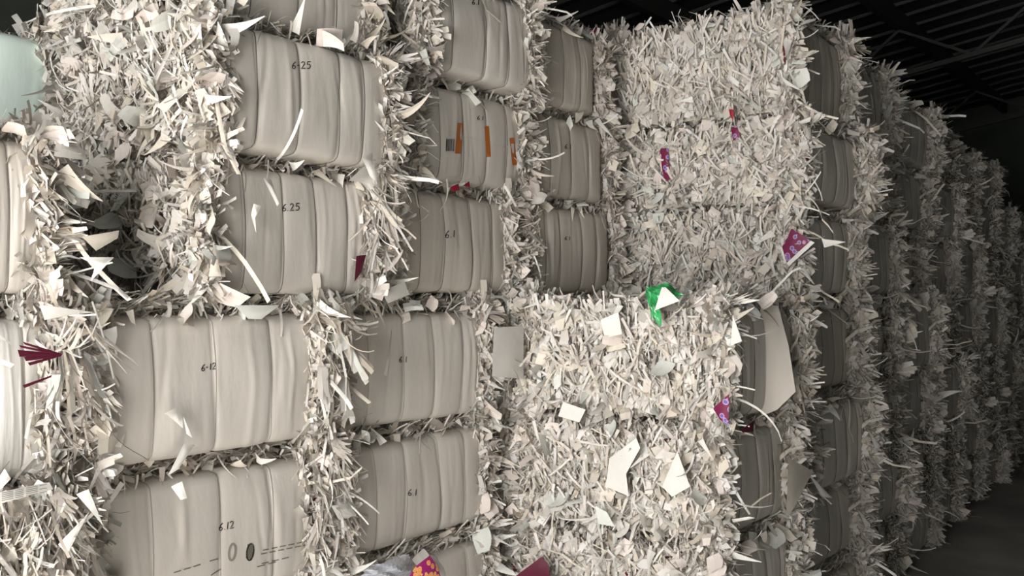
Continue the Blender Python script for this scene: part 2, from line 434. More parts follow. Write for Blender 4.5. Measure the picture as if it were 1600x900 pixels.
def fringe_mesh(seed, pal=PW, hang=16, n=560):
    """loose strips squeezed out along the upper front edge; x in +-0.5, outward = -y, z about 0."""
    rs = np.random.RandomState(seed); h = Heap()
    def U(a, b, k): return rs.uniform(a, b, k)
    c = np.stack([U(-0.5, 0.5, n), U(0.0, 0.16, n), rs.normal(0, 0.02, n)], 1)
    c[:, 2] += 0.008 * np.sin(c[:, 0] * 14 + seed)
    d = np.stack([rs.choice([-1, 1], n) * U(0.4, 1, n), rs.normal(-0.1, 0.5, n), rs.normal(0, 0.18, n)], 1)
    nn = np.stack([rs.normal(0, 0.4, n), rs.normal(-0.9, 0.5, n), np.ones(n)], 1)
    big = rs.rand(n) < 0.25
    wd = np.where(big, U(0.010, 0.028, n), U(0.003, 0.009, n))
    h.add(pieces(rs, c, d, nn, np.where(big, U(0.04, 0.09, n), U(0.06, 0.20, n)), wd, wd * U(0.1, 1, n), rs.normal(0, 1.4, n), 0.14, 5, 0.06, pal=pal))
    K = 16
    c = np.stack([U(-0.5, 0.5, K), U(-0.01, 0.06, K), rs.normal(0, 0.018, K)], 1)
    d = np.stack([rs.normal(0, 0.9, K), -U(0.1, 0.7, K), rs.normal(-0.1, 0.3, K)], 1)
    nn = np.stack([rs.normal(0, 0.3, K), rs.normal(-0.5, 0.4, K), np.ones(K)], 1)
    fans(rs, h, c, d, nn, 4, U(0.05, 0.10, K), U(0.010, 0.035, K), 0.14, pal, droop=0.15)
    k = hang
    c = np.stack([U(-0.5, 0.5, k), U(-0.045, -0.01, k), U(-0.03, 0.02, k)], 1)
    d = np.stack([rs.normal(0, 0.35, k), rs.normal(-0.35, 0.15, k), -np.ones(k)], 1)
    nn = np.stack([rs.normal(0, 0.5, k), -np.ones(k), rs.normal(0.2, 0.3, k)], 1)
    wd = np.where(rs.rand(k) < 0.3, U(0.012, 0.03, k), U(0.004, 0.010, k))
    h.add(pieces(rs, c, d, nn, U(0.03, 0.11, k), wd, wd * U(0, 0.9, k), rs.normal(-0.4, 0.6, k), 0.1, 4, 0.1, pal=pal, anchor=0.0))
    return h.build('loose_fringe')

def hang_mesh(seed, n=70, pal=PW, width=0.09, height=0.5):
    """long curled ribbons tumbling down a joint; x +-width, outward = -y, z in 0..height."""
    rs = np.random.RandomState(seed); h = Heap()
    def U(a, b, k): return rs.uniform(a, b, k)
    c = np.stack([U(-1, 1, n) * width, U(-0.07, 0.01, n), U(0.25, 1.05, n) * height], 1)
    d = np.stack([rs.normal(0, 0.35, n), rs.normal(-0.45, 0.25, n), -np.ones(n)], 1)
    nn = np.stack([rs.normal(0, 0.7, n), -np.ones(n), rs.normal(0.2, 0.4, n)], 1)
    wd = U(0.004, 0.014, n)
    h.add(pieces(rs, c, d, nn, U(0.10, 0.24, n), wd, wd * U(0.5, 1.0, n), rs.normal(-0.9, 2.4, n), 0.08, 8, 0.25, pal=pal, anchor=0.0))
    K = 9
    c = np.stack([U(-1, 1, K) * width, U(-0.06, -0.02, K), U(0.3, 1.0, K) * height], 1)
    d = np.stack([rs.normal(0, 0.5, K), rs.normal(-0.5, 0.3, K), -np.ones(K)], 1)
    nn = np.stack([rs.normal(0, 0.5, K), -np.ones(K), U(0, 0.6, K)], 1)
    fans(rs, h, c, d, nn, 6, U(0.09, 0.18, K), U(0.006, 0.03, K), 0.07, pal, curl=0.9, droop=0.2, anchor=0.0)
    return h.build('hanging_strips')
ENDS = [end_mesh(11 + i) for i in range(6)]
HANGS = [hang_mesh(131 + i) for i in range(4)]
ENDS_PINK = [end_mesh(61 + i, pal=PINK) for i in range(2)]
FRINGE = [fringe_mesh(31 + i) for i in range(6)]
FRINGE_PINK = [fringe_mesh(91 + i, PINK) for i in range(2)]

# ------------------------------------------------------------------ wrapped body of a bale
NX, NA, NEXP = 104, 128, 16.0
L0 = 0.95
def body_profile(seed, nstrap, sag):
    """body (L0 x W0 x H0, z from 0) and one wire loop per strap."""
    rs = np.random.RandomState(seed)
    xs = np.linspace(-0.5, 0.5, nstrap + 2)[1:-1] * L0 * 1.08 + rs.normal(0, 0.018, nstrap)
    ridge = [(rs.uniform(-0.48, 0.48) * L0, rs.uniform(0.005, 0.018), rs.normal(0, 0.0022), rs.uniform(-3, 3), rs.normal(0, 0.05), rs.uniform(-0.3, 0.3), rs.uniform(0.4, 1.4)) for _ in range(15)]
    ph = rs.uniform(0, 6.28, 8)
    def surf(x, t):
        c, s = np.cos(t), np.sin(t)
        r = (np.abs(c) ** NEXP + np.abs(s) ** NEXP) ** (-1 / NEXP)
        u, v = r * c, r * s
        q = np.abs(2 * x / L0)
        e = 1 - 0.010 * q ** 8
        ez = 1 - 0.018 * q ** 6
        y, z = u * W0 / 2 * e, v * H0 / 2 * ez
        nc, ns = np.sign(c) * np.abs(u) ** 4, np.sign(s) * np.abs(v) ** 4
        nl = np.sqrt(nc ** 2 + ns ** 2) + 1e-9
        dsp = 0.0 * x
        pinch = np.ones_like(x * t)
        for i, xx in enumerate(xs):
            k = x - xx - 0.008 * np.sin(v * 1.5 + ph[i % 8])
            pinch = pinch * (1 - np.exp(-(k / 0.05) ** 2))
            dsp = dsp - 0.004 * np.exp(-(k / 0.007) ** 2) - 0.0035 * np.exp(-(k / 0.03) ** 2)
        for (xx, sg, am, tl, wv, vc, vw) in ridge:
            k = x - xx - wv * 0.4 * v - 0.006 * np.sin(v * 4 + tl)
            dsp = dsp + am * np.exp(-(k / sg) ** 2) * np.exp(-((v - vc) / vw) ** 2)
        dsp = dsp + 0.004 * np.sin(x * 5 + ph[0] + v * 1.2) * np.cos(v * 2.2 + ph[1]) + 0.0018 * np.sin(x * 17 + ph[2]) * np.sin(v * 3 + ph[3])
        dsp = dsp + 0.022 * (1 - np.minimum(1, np.abs(v + sag)) ** 2) * (np.abs(u) > np.abs(v)) * (1 - q ** 6)
        y = y + dsp * nc / nl
        z = z + dsp * ns / nl
        return y, z + H0 / 2
    x = np.linspace(-L0 / 2, L0 / 2, NX)
    t = np.linspace(0, 2 * PI, NA, endpoint=False)
    X, T = np.meshgrid(x, t, indexing='ij')
    Y, Z = surf(X, T)
    V = np.stack([X, Y, Z], -1).reshape(-1, 3)
    i, j = np.meshgrid(np.arange(NX - 1), np.arange(NA), indexing='ij')
    j2 = (j + 1) % NA
    Q = np.stack([i * NA + j, (i + 1) * NA + j, (i + 1) * NA + j2, i * NA + j2], -1).reshape(-1, 4)
    body = quads_mesh('wrap', V, Q, smooth=True)
    # packed core closing both ends
    core = []
    for e in (0, NX - 1):
        ring = V[e * NA:(e + 1) * NA] * np.array([1, 0.995, 1])
        cv = [tuple(p) for p in ring] + [(V[e * NA, 0] * 1.005, 0, H0 / 2)]
        cf = [((a, (a + 1) % NA, NA) if e else (NA, (a + 1) % NA, a)) for a in range(NA)]
        cm = mesh('packed_core', cv, cf)
        cm.materials.append(M['packed'])
        core.append(cm)
    wires = []
    tt = np.linspace(0, 2 * PI, 120, endpoint=False)
    for xx in xs:
        sv = []
        for off, up in ((-0.0024, 0.0005), (-0.0012, 0.0018), (0.0012, 0.0018), (0.0024, 0.0005)):
            y, z = surf(np.full_like(tt, xx + off) + 0.008 * 0, tt)
            yc, zc = y, z - H0 / 2
            ll = np.sqrt(np.cos(tt) ** 2 + np.sin(tt) ** 2)
            sv.append(np.stack([np.full_like(tt, xx + off), yc + np.cos(tt) * up, z + np.sin(tt) * up], 1))
        Vw = np.vstack(sv); n = len(tt); qq = []
        for r_ in range(3):
            for a in range(n):
                qq.append((r_ * n + a, (r_ + 1) * n + a, (r_ + 1) * n + (a + 1) % n, r_ * n + (a + 1) % n))
        wm = quads_mesh('baling_wire', Vw, np.array(qq), smooth=True)
        wm.materials.append(M['strap'])
        wires.append(wm)
    return body, core, wires
def wrapped_copy(me, m):
    c = me.copy(); c.materials.clear(); c.materials.append(m); return c
BODIES = [body_profile(200 + i, (3, 4, 3, 4, 4, 3, 4, 3, 4, 3)[i], (-0.1, 0.1, 0.25, 0.0, 0.2, 0.1, -0.05, 0.15, 0.0, 0.2)[i]) for i in range(10)]
WRAPS = {}
CREASES = {}
def crease_lines(i):
    if i not in CREASES:
        CREASES[i] = [wrapped_copy(m_, M['crease_shade']) for m_ in BODIES[i][2]]
    return CREASES[i]
def body_for(i, key):
    if (i, key) not in WRAPS:
        WRAPS[(i, key)] = wrapped_copy(BODIES[i][0], M[key])
    return WRAPS[(i, key)]

# ------------------------------------------------------------------ single large offcuts (shared meshes)
def scrap_shape(kind, seed):
    rs = random.Random(seed)
    if kind == 'wedge':   a, b, l = rs.uniform(0.028, 0.05), 0.002, rs.uniform(0.08, 0.14)
    elif kind == 'trap':  a, b, l = rs.uniform(0.035, 0.065), rs.uniform(0.015, 0.04), rs.uniform(0.05, 0.09)
    elif kind == 'strip': a, b, l = rs.uniform(0.008, 0.014), rs.uniform(0.005, 0.012), rs.uniform(0.14, 0.24)
    else:                 a, b, l = rs.uniform(0.05, 0.075), rs.uniform(0.03, 0.06), rs.uniform(0.07, 0.11)
    n = 6; curl = rs.uniform(-1, 1) * (1.6 if kind == 'strip' else 0.7); skew = rs.uniform(-0.3, 0.3) * l
    v, f = [], []
    px, pz, ang = 0.0, 0.0, 0.0
    fold = rs.randint(1, n - 1); fa = rs.uniform(-0.8, 0.8) if rs.random() < 0.5 else 0
    for k in range(n + 1):
        t = k / n; wd = (a * (1 - t) + b * t) / 2
        if kind == 'fan': wd *= 1 + 0.25 * math.sin(PI * t)
        cx = skew * t * t
        for s in (-1, 0, 1):
            v.append((px, cx + s * wd, pz + 0.12 * wd * (1 - s * s)))
        ang += curl / n + (fa if k == fold else 0)
        px += l / n * math.cos(ang); pz += l / n * math.sin(ang)
    for k in range(n):
        for s in (0, 1):
            f.append((3 * k + s, 3 * k + 3 + s, 3 * k + 4 + s, 3 * k + 1 + s))
    # the sheet has two sides and a thickness
    th = 0.0007; nb = len(v)
    v2 = [(p[0], p[1], p[2] - th) for p in v]
    f2 = [tuple(nb + i for i in q[::-1]) for q in f]
    return mesh('paper_scrap', v + v2, f + f2)
SCRAPS = []
for i in range(30):
    kind = ('wedge', 'trap', 'strip', 'fan', 'wedge', 'trap')[i % 6]
    me = scrap_shape(kind, i + 5)
    me.materials.append(M[('scrap_white', 'scrap_cream', 'scrap_white', 'scrap_pink', 'scrap_cream', 'scrap_grey', 'scrap_white', 'scrap_mint')[i % 8]])
    SCRAPS.append(me)

# ------------------------------------------------------------------ bales
BALES = {}
RND = random.Random(4)
def put_scrap(parent, pos, out, rnd, size=1.0, down=0.4):
    """one offcut rooted at pos, its length along the direction out."""
    d = Vector(out) + Vector((rnd.gauss(0, 0.45), rnd.gauss(0, 0.3), rnd.gauss(-down, 0.5)))
    if d.length < 0.05: d = Vector((0, -1, 0))
    o = link('paper_scrap', rnd.choice(SCRAPS), None, parent)
    q = d.to_track_quat('X', 'Z')
    o.rotation_mode = 'QUATERNION'
    from mathutils import Quaternion
    o.rotation_quaternion = q @ Quaternion((1, 0, 0), rnd.uniform(-1.3, 1.3))
    o.location = pos
    s = size * rnd.uniform(0.75, 1.2)
    o.scale = (s, s, s)
    return o
def bale(key, label, x0, x1, yf, z0, z1, body=0, wrap='wrap', W=1.05, group=None, gap=0.075, pink=False,
         left=(8, 0), right=8, top=10, jitter=1.0, size=1.0, left_out=0.0, right_out=0.0, fringe=1, tilt=None, hang=(0, 0), cover=False, proud=1.0, as_creases=False):
    """x0..x1: extent of the smooth long side, yf: its front plane, z0..z1: row. left=(edge scraps, face scraps)."""
    rnd = random.Random(hash(key) % 99991 if not isinstance(key, str) else sum(ord(c) * (i + 3) for i, c in enumerate(key)))
    L, Hb = x1 - x0, z1 - z0 - gap
    root = bpy.data.objects.new('paper_bale', None)
    root.empty_display_size = 0.2
    COL.objects.link(root)
    root.location = ((x0 + x1) / 2, yf + W / 2 + rnd.uniform(-0.02, 0.03) * jitter, z0)
    root.rotation_euler = (rnd.uniform(-0.012, 0.012) * jitter, rnd.uniform(-0.012, 0.012) * jitter if tilt is None else tilt, rnd.uniform(-0.02, 0.02) * jitter)
    tag(root, label, 'paper bale', group)
    bm_, core, wires = BODIES[body]
    flip = rnd.random() < 0.0
    sc = (L / L0, W / W0, Hb / H0)
    b = link('wrap', body_for(body, wrap), None, root); b.scale = sc
    for cm in core:
        c = link('packed_core', cm, None, root); c.scale = sc
    for wm in (wires if not as_creases else crease_lines(body)):  # lower rows take the painted crease lines in place of dark wires
        o = link('baling_wire', wm, None, root); o.scale = sc
    hs = (z1 - z0 - 0.02) / H0
    for sgn, out, pr in ((-1, left_out, min(proud, 1.0)), (1, right_out, proud)):
        a = tag(link('shredded_end', rnd.choice(ENDS_PINK if pink else ENDS), None, root), kind='stuff')
        a.location = (sgn * (L / 2 - 0.01 + out), 0, 0)
        a.rotation_euler = (0, 0, 0 if sgn < 0 else PI)
        a.scale = (1.0 if pr <= 1.0 else 1.25, W / W0 * pr, hs)
    for k in range(fringe):
        f = tag(link('loose_fringe', rnd.choice(FRINGE_PINK if pink else FRINGE), None, root), kind='stuff')
        f.location = (0, -W / 2 + 0.045 + 0.02 * k, Hb + gap * 0.42); f.scale = ((L + 0.12) * rnd.choice((1, -1)), 1, 1)
    for sgn, nh in ((-1, hang[0]), (1, hang[1])):
        for k in range(nh):
            f = tag(link('hanging_strips', rnd.choice(HANGS), None, root), kind='stuff')
            f.location = (sgn * (L / 2 + 0.055) + rnd.uniform(-0.02, 0.02), -W / 2 - 0.02, 0); f.scale = (rnd.choice((1, -1)), 1, (z1 - z0) / 0.5)
    if cover:
        f = tag(link('spilled_offcuts', rnd.choice(ENDS), None, root), kind='stuff')
        f.location = (0, -W / 2 + 0.02, 0); f.rotation_euler = (0, 0, PI / 2); f.scale = (1.3, (L + 0.1) / W0, hs)
        for k in range(4):
            f = tag(link('hanging_strips', HANGS[k], None, root), kind='stuff')
            f.location = ((k - 1.5) * L / 4, -W / 2 - 0.05, 0.02)
        for k in range(70):
            put_scrap(root, (rnd.uniform(-0.5, 0.55) * L, -W / 2 - rnd.uniform(0.04, 0.09), rnd.uniform(0.1, 1.05) * (z1 - z0)), (rnd.gauss(0.2, 0.4), -0.4, 0), rnd, 1.1, 0.5)
    for k in range(left[0]):
        put_scrap(root, (-L / 2 - 0.03 + rnd.uniform(-0.05, 0.05) - left_out, -W / 2 - rnd.uniform(-0.03, 0.03), rnd.uniform(0.02, 1) * (z1 - z0)), (-0.25, -0.6, 0), rnd, size)
    for k in range(left[1]):
        put_scrap(root, (-L / 2 - 0.065 - rnd.uniform(0, 0.03) - left_out, rnd.uniform(-0.5, 0.5) * W, rnd.uniform(0.05, 1) * (z1 - z0)), (-0.35, rnd.gauss(0, 0.5), 0), rnd, size * 0.8, 0.7)
    for k in range(right):
        put_scrap(root, (L / 2 + 0.03 + rnd.uniform(-0.05, 0.05) + right_out, -W / 2 - rnd.uniform(-0.03, 0.03), rnd.uniform(0.02, 1) * (z1 - z0)), (0.1, -0.6, 0), rnd, size)
    for k in range(top):
        put_scrap(root, (rnd.uniform(-0.5, 0.5) * L, -W / 2 - rnd.uniform(-0.06, 0.02), Hb + rnd.uniform(-0.01, 0.06)), (0, -0.5, 0), rnd, size * 0.85, 0.35)
    BALES[key] = dict(root=root, L=L, W=W, H=Hb, body=body, sc=sc)
    return root

Z = [0.0, 0.48, 0.96, 1.50, 2.07, 2.595, 3.10, 3.60]      # row boundaries, floor to top
GA = 'wrapped bales of the near wall'
GB = 'bales stacked along the dark aisle'
GF = 'bales of the low stack jutting out in front'
GC = 'bales of the tall stack behind the low one'
# near wall, lower rows (row index r spans Z[r]..Z[r+1])
low_cols = [(-110, 72), (152, 490), (536, 757), (800, 965)]
low_lab = {
    (0, 0): 'floor-level wrapped bale below the left edge of the near wall', (0, 1): 'floor-level wrapped bale below the one with handprint stains',
    (0, 2): 'floor-level wrapped bale under the silver plastic bag', (0, 3): 'floor-level wrapped bale hidden behind the low front stack',
    (1, 0): 'second-layer wrapped bale at the left edge, below the paper spill', (1, 1): 'second-layer wrapped bale directly below the one with handprint stains',
    (1, 2): 'wrapped bale the silver plastic bag and orange flower offcut lie on', (1, 3): 'second-layer wrapped bale hidden behind the low front stack',
    (2, 0): 'bale at the lower left corner buried under spilling strips and printed scraps',
    (2, 1): 'wrapped bale with oval stains, dashed lines and handwritten 6.12',
    (2, 2): 'wrapped bale right of the stained one, just above the silver plastic bag',
    (2, 3): 'third-layer wrapped bale hidden behind the low front stack',
    (3, 0): 'bright white wrapped bale at the left edge beside the maroon fan of strips',
    (3, 1): 'clean wrapped bale marked 6-12, directly above the stained one',
    (3, 2): 'wrapped bale left of the blank white card, marked 6.1',
    (3, 3): 'fourth-layer wrapped bale behind the blank white card'}
wraps = {(3, 0): 'wrap_pale', (2, 0): 'wrap_pale'}
for r in range(4):
    for ci, (a, b) in enumerate(low_cols):
        vis = r >= 2 and ci < 3
        near = (14, 0) if vis else ((8, 0) if r == 1 and ci < 3 else (0, 0))
        bale(('low%d%d' % (r, ci)), low_lab[(r, ci)], wx(a), wx(b), D, Z[r], Z[r + 1], body=(r * 3 + ci * 2 + 1) % 10,
             wrap=wraps.get((r, ci), 'wrap'), group=GA, left=near if ci != 1 else (5 if vis else 0, 0), right=near[0], top=9 if vis else (12 if r == 1 and ci < 3 else 0), gap=0.075,
             hang={(3, 0): (0, 2), (3, 1): (0, 1), (2, 1): (0, 1), (2, 0): (0, 1)}.get((r, ci), (0, 0)), cover=(r, ci) == (2, 0), size=1.2, as_creases=True)
# near wall, upper rows
up = [(4, 0, -150, 74, 'wrap', 'wrapped bale on top of the bright white one at the left edge', 2),
      (4, 1, 328, 572, 'wrap', 'wrapped bale marked 6.25 with a maroon scrap at its right end', 4),
      (4, 2, 622, 800, 'wrap_tan', 'wrapped bale marked 6.1 beneath the one with orange strips', 1),
      (4, 3, 834, 956, 'wrap_tan', 'tan wrapped bale just left of the tall shredded stack, lowest of three', 6),
      (5, 1, 330, 592, 'wrap', 'big bulging wrapped bale marked 6-25 below the topmost row', 3),
      (5, 2, 662, 826, 'wrap', 'wrapped bale with three orange strips and a barcode sticker', 8),
      (5, 3, 842, 952, 'wrap_tan', 'tan wrapped bale beside the tall shredded stack, middle of three', 9),
      (6, 1, 340, 584, 'wrap', 'topmost wrapped bale above the bulging one marked 6-25', 5),
      (6, 2, 668, 822, 'wrap', 'topmost wrapped bale above the one with orange strips', 7),
      (6, 3, 838, 938, 'wrap_tan', 'tan wrapped bale beside the tall shredded stack, topmost of three', 2)]
for (r, ci, a, b, wr, lab, bd) in up:
    yo = {(5, 2): 0.03, (5, 3): 0.04, (6, 3): 0.06, (6, 2): -0.04, (6, 1): 0.05, (5, 1): -0.04}.get((r, ci), 0.0)
    bale('up%d%d' % (r, ci), lab, wx(a), wx(b), D + yo, Z[r], Z[r + 1], body=bd, wrap=wr, group=GA, pink=(ci == 3),
         left=((18, 95) if ci == 1 else (9 if (r, ci) != (5, 2) else 3, 0)), right=(16 if ci < 2 else 9), top=10, gap=0.045, size=1.35 if ci == 1 else 1.2,
         hang={(4, 1): (0, 1)}.get((r, ci), (0, 0)),
         left_out=(0.01 if ci == 1 else 0.0), right_out=(0.10 if ci == 3 else 0.0), W=({4: 0.97, 5: 0.92, 6: 0.84}[r] if ci == 1 else 1.05))
# second layer behind, seen through the gap at the upper left
bale('back0', 'wrapped bale with cool light painted in, standing behind the upper left gap', 1.30, 2.50, 4.25, Z[5], Z[6] + 0.16, body=0, wrap='wrap_cool_lit', group='bales of the second layer behind the wall', left=(0, 0), right=10, top=0, fringe=0)
bale('back1', 'wrapped bale deep in the upper left gap, below the one with cool light painted in', 1.25, 2.40, 4.2, Z[4], Z[5], body=2, group='bales of the second layer behind the wall', left=(0, 0), right=10, top=10, fringe=2)
for r in range(4):
    bale('back%d' % (r + 2), 'wrapped bale of the hidden second layer, number %s from the floor under the one with cool light painted in' % ('one', 'two', 'three', 'four')[r], 1.25, 2.40, 4.2, Z[r], Z[r + 1], body=r, group='bales of the second layer behind the wall', left=(0, 0), right=0, top=0, fringe=0)
# low stack jutting out in front: shredded ends face the camera
ordn = ['floor-level', 'second-layer', 'third-layer', 'top']
front_lab = ['floor-level bale of the low front stack, below the picture edge', 'second-layer bale of the low front stack, cut by the picture bottom',
             'shredded-end bale of the low front stack, under the one with green foil', 'top bale of the low front stack, green foil lying on it']
for r in range(4):
    vis = r >= 1
    bale('front%d' % r, front_lab[r], 4.28, 5.10, 1.86, Z[r], Z[r + 1], body=(r + 3) % 10, group=GF, W=1.06,
         left=((20, 110) if vis else (0, 0)), right=24 if vis else 0, top=16 if vis else 0, size=1.25, fringe=2 if r == 3 else 1, proud=1.1)
# tall stacks along the dark aisle
words_row = ['lowest', 'second lowest', 'third lowest', 'middle', 'third highest', 'second highest', 'topmost']
words_col = ['tall shredded-end stack behind the low front one', 'first shaded stack along the aisle past the tall shredded ends', 'second shaded stack along the aisle', 'third shaded stack along the aisle',
             'fourth shaded stack along the aisle', 'fifth shaded stack along the aisle', 'sixth shaded stack along the aisle', 'farthest shaded stack along the aisle', ]
for c in range(8):
    xs = 5.60 + c * 1.17
    for r in range(7 if c < 6 else 6):
        if c == 0:
            lf = (16, 120) if r >= 4 else (0, 0)
            rt = 22 if r >= 2 else 6
        else:
            lf = (14 if c < 4 else 6, 0); rt = (18, 22, 18, 13, 9, 7, 4, 4)[c]
        yo = 0.055 * math.sin(c * 2.1 + r * 2.3) + (0.0 if r > 3 else -0.04) + (0.07 + 0.035 * c if c else 0)
        lab = '%s bale of the %s' % (words_row[r], words_col[c])
        bale('aisle%d%d' % (c, r), lab, xs, xs + 0.92 + 0.04 * math.sin(c + r), 1.99 + yo, Z[r], Z[r + 1] + ((0.12, 0.12, 0.0, -0.06, -0.1, -0.08, -0.1, -0.12)[c] if r == 6 else 0), body=(c * 3 + r * 7) % 10, W=1.05 if c else 1.16,
             group=GC if c == 0 else GB, left=lf, right=rt, top=(8 if c < 4 else 4), size=1.45 if c else 1.2, proud=1.12 + 0.04 * math.sin(c * 5.3 + r * 2.9), wrap='wrap_tan' if (c + r) % 3 == 0 else 'wrap')


# ------------------------------------------------------------------ marks and stickers on the wrapped sides
from mathutils import Matrix
BVH = {}
def bale_matrix(key):
    r = BALES[key]['root']
    return Matrix.LocRotScale(r.location, r.rotation_euler, None)
def on_side(key, wpt, lift=0.0018):
    """drop a world point on the near wall plane onto the wrapped side of a bale, in bale coordinates."""
    B = BALES[key]
    if B['body'] not in BVH:
        me = BODIES[B['body']][0]
        BVH[B['body']] = BVHTree.FromPolygons([v.co.copy() for v in me.vertices], [tuple(p.vertices) for p in me.polygons])
    p = bale_matrix(key).inverted() @ wpt
    sc = B['sc']
    eye = bale_matrix(key).inverted() @ Vector((0, 0, HC))
    isc = Vector((1 / sc[0], 1 / sc[1], 1 / sc[2]))
    hit = BVH[B['body']].ray_cast(eye * isc, ((p - eye) * isc).normalized())
    if hit[0] is None:
        return Vector((p.x, -B['W'] / 2, p.z))
    return Vector((hit[0].x * sc[0], hit[0].y * sc[1] - lift, hit[0].z * sc[2]))
GLYPH = {'6': [[(.55, 1), (.25, .72), (.08, .38), (.1, .1), (.3, 0), (.5, .12), (.5, .34), (.3, .45), (.1, .32)]],
         '2': [[(.05, .8), (.2, 1), (.45, .95), (.5, .7), (.3, .35), (.02, .02), (.58, .05)]],
         '5': [[(.58, 1), (.15, 1), (.1, .58), (.4, .62), (.55, .35), (.4, .05), (.05, .03)]],
         '1': [[(.22, 1), (.16, .5), (.14, 0)]], '-': [[(0, .45), (.32, .5)]], '.': [[(.05, .02), (.12, .08)]]}
GADV = {'6': .75, '2': .8, '5': .8, '1': .45, '-': .55, '.': .35}
def ribbon(pts, wpx):
    """strip of quads of width wpx around a pixel polyline, densely sampled."""
    out = []
    P = []
    for a, b in zip(pts[:-1], pts[1:]):
        n = max(1, int(math.hypot(b[0] - a[0], b[1] - a[1]) / 4))
        P += [(a[0] + (b[0] - a[0]) * k / n, a[1] + (b[1] - a[1]) * k / n) for k in range(n)]
    P.append(pts[-1])
    for k, p in enumerate(P):
        a, b = P[max(0, k - 1)], P[min(len(P) - 1, k + 1)]
        dx, dy = b[0] - a[0], b[1] - a[1]; l = math.hypot(dx, dy) or 1
        out.append(((p[0] - dy / l * wpx / 2, p[1] + dx / l * wpx / 2), (p[0] + dy / l * wpx / 2, p[1] - dx / l * wpx / 2)))
    return out
def mark(key, name, polylines, wpx, m, label=None, lift=0.0018, Y=D - 0.03):
    v, f = [], []
    for pl in polylines:
        rb = ribbon(pl, wpx); b = len(v)
        for l, r in rb:
            v += [on_side(key, wp(*l, Y), lift), on_side(key, wp(*r, Y), lift)]
        f += [(b + 2 * k, b + 2 * k + 1, b + 2 * k + 3, b + 2 * k + 2) for k in range(len(rb) - 1)]
    o = link(name, mesh(name, v, f), m, BALES[key]['root'])
    if label: o['label'] = label
    return o
def writing(key, text, px, py, h, slope=0.0, wpx=1.5):
    x, pls = 0.0, []
    for ch in text:
        for st in GLYPH[ch]:
            pls.append([(px + (x + gx) * h, py - gy * h + slope * (x + gx) * h) for gx, gy in st])
        x += GADV[ch]
    mark(key, 'handwritten_date', pls, wpx, M['ink'], 'black handwritten number ' + text)
writing('up51', '6-25', 455, 107, 11, 0.0)
writing('up41', '6.25', 440, 330, 11, -0.05)
writing('low31', '6-12', 314, 580, 10, -0.15, 1.5)
writing('low21', '6.12', 342, 829, 11, -0.2, 1.4)
writing('low32', '6.1', 623, 566, 9, 0.0, 1.2)
writing('low22', '6.1', 637, 774, 10, 0.0, 1.3)
writing('up42', '6.1', 695, 372, 11, -0.1, 1.5)
writing('up52', '6.1', 745, 187, 7, 0.1, 1.1)
writing('up53', '6.1', 882, 232, 7, 0.1, 1.1)
writing('up43', '6.1', 882, 375, 6, 0.1, 1.1)
writing('up62', '6.1', 737, 6, 8, 0.1, 1.4)
# orange strips and barcode sticker
for a, b, wd in (((719, 192), (715, 240), 9.5), ((760, 197), (763, 245), 7.0), ((799, 215), (804, 258), 7.5)):
    mark('up52', 'orange_strip', [[a, b]], wd, M['orange'], 'vertical orange strip')
mark('up52', 'barcode_sticker', [[(703, 214), (702, 239)]], 15, M['tag_white'], 'white barcode sticker')
for k in range(7):
    x = 697.0 + k * 1.9
    mark('up52', 'barcode_bar', [[(x, 217), (x - 0.6, 236)]], (1.3, 0.8, 1.4, 0.7, 1.2, 0.8, 1.3)[k], M['ink'], None, 0.003)
mark('up52', 'paper_seam', [[(690, 205), (712, 210)], [(724, 212), (757, 222)], [(766, 226), (798, 230)]], 1.6, M['scrap_grey'], 'pale overlapping sheet edge')
# stains and dashes on the lowest bale
def oval(cx, cy, rx, ry, tilt):
    return [[(cx + rx * math.cos(t) * math.cos(tilt) - ry * math.sin(t) * math.sin(tilt), cy + rx * math.cos(t) * math.sin(tilt) + ry * math.sin(t) * math.cos(tilt))
             for t in [2 * PI * k / 16 for k in range(17)]]]
mark('low21', 'oval_stain', oval(363, 862, 5, 13, 0.12), 3.4, M['stain_pale'], 'pale grey oval handprint stain')
mark('low21', 'oval_stain', [[(392, 850), (391, 860), (389, 872)]], 10, M['stain'], 'dark grey oval stain')
mark('low21', 'oval_stain', oval(391, 862, 5.2, 13, 0.12), 2.5, M['ink'], 'dark rim of the oval stain')
dash = []
for (xa, ya, xb, yb) in ((272, 894, 318, 880), (328, 876, 346, 871), (411, 859, 490, 843), (408, 865, 487, 849), (409, 880, 456, 869), (330, 898, 352, 884), (402, 885, 436, 876)):
    n = max(1, int((xb - xa) / 12))
    for k in range(n):
        t0, t1 = k / n, (k + 0.72) / n
        dash.append([(xa + (xb - xa) * t0, ya + (yb - ya) * t0), (xa + (xb - xa) * t1, ya + (yb - ya) * t1)])
mark('low21', 'dashed_print', dash, 1.5, M['stain'], 'grey dashed printed lines')

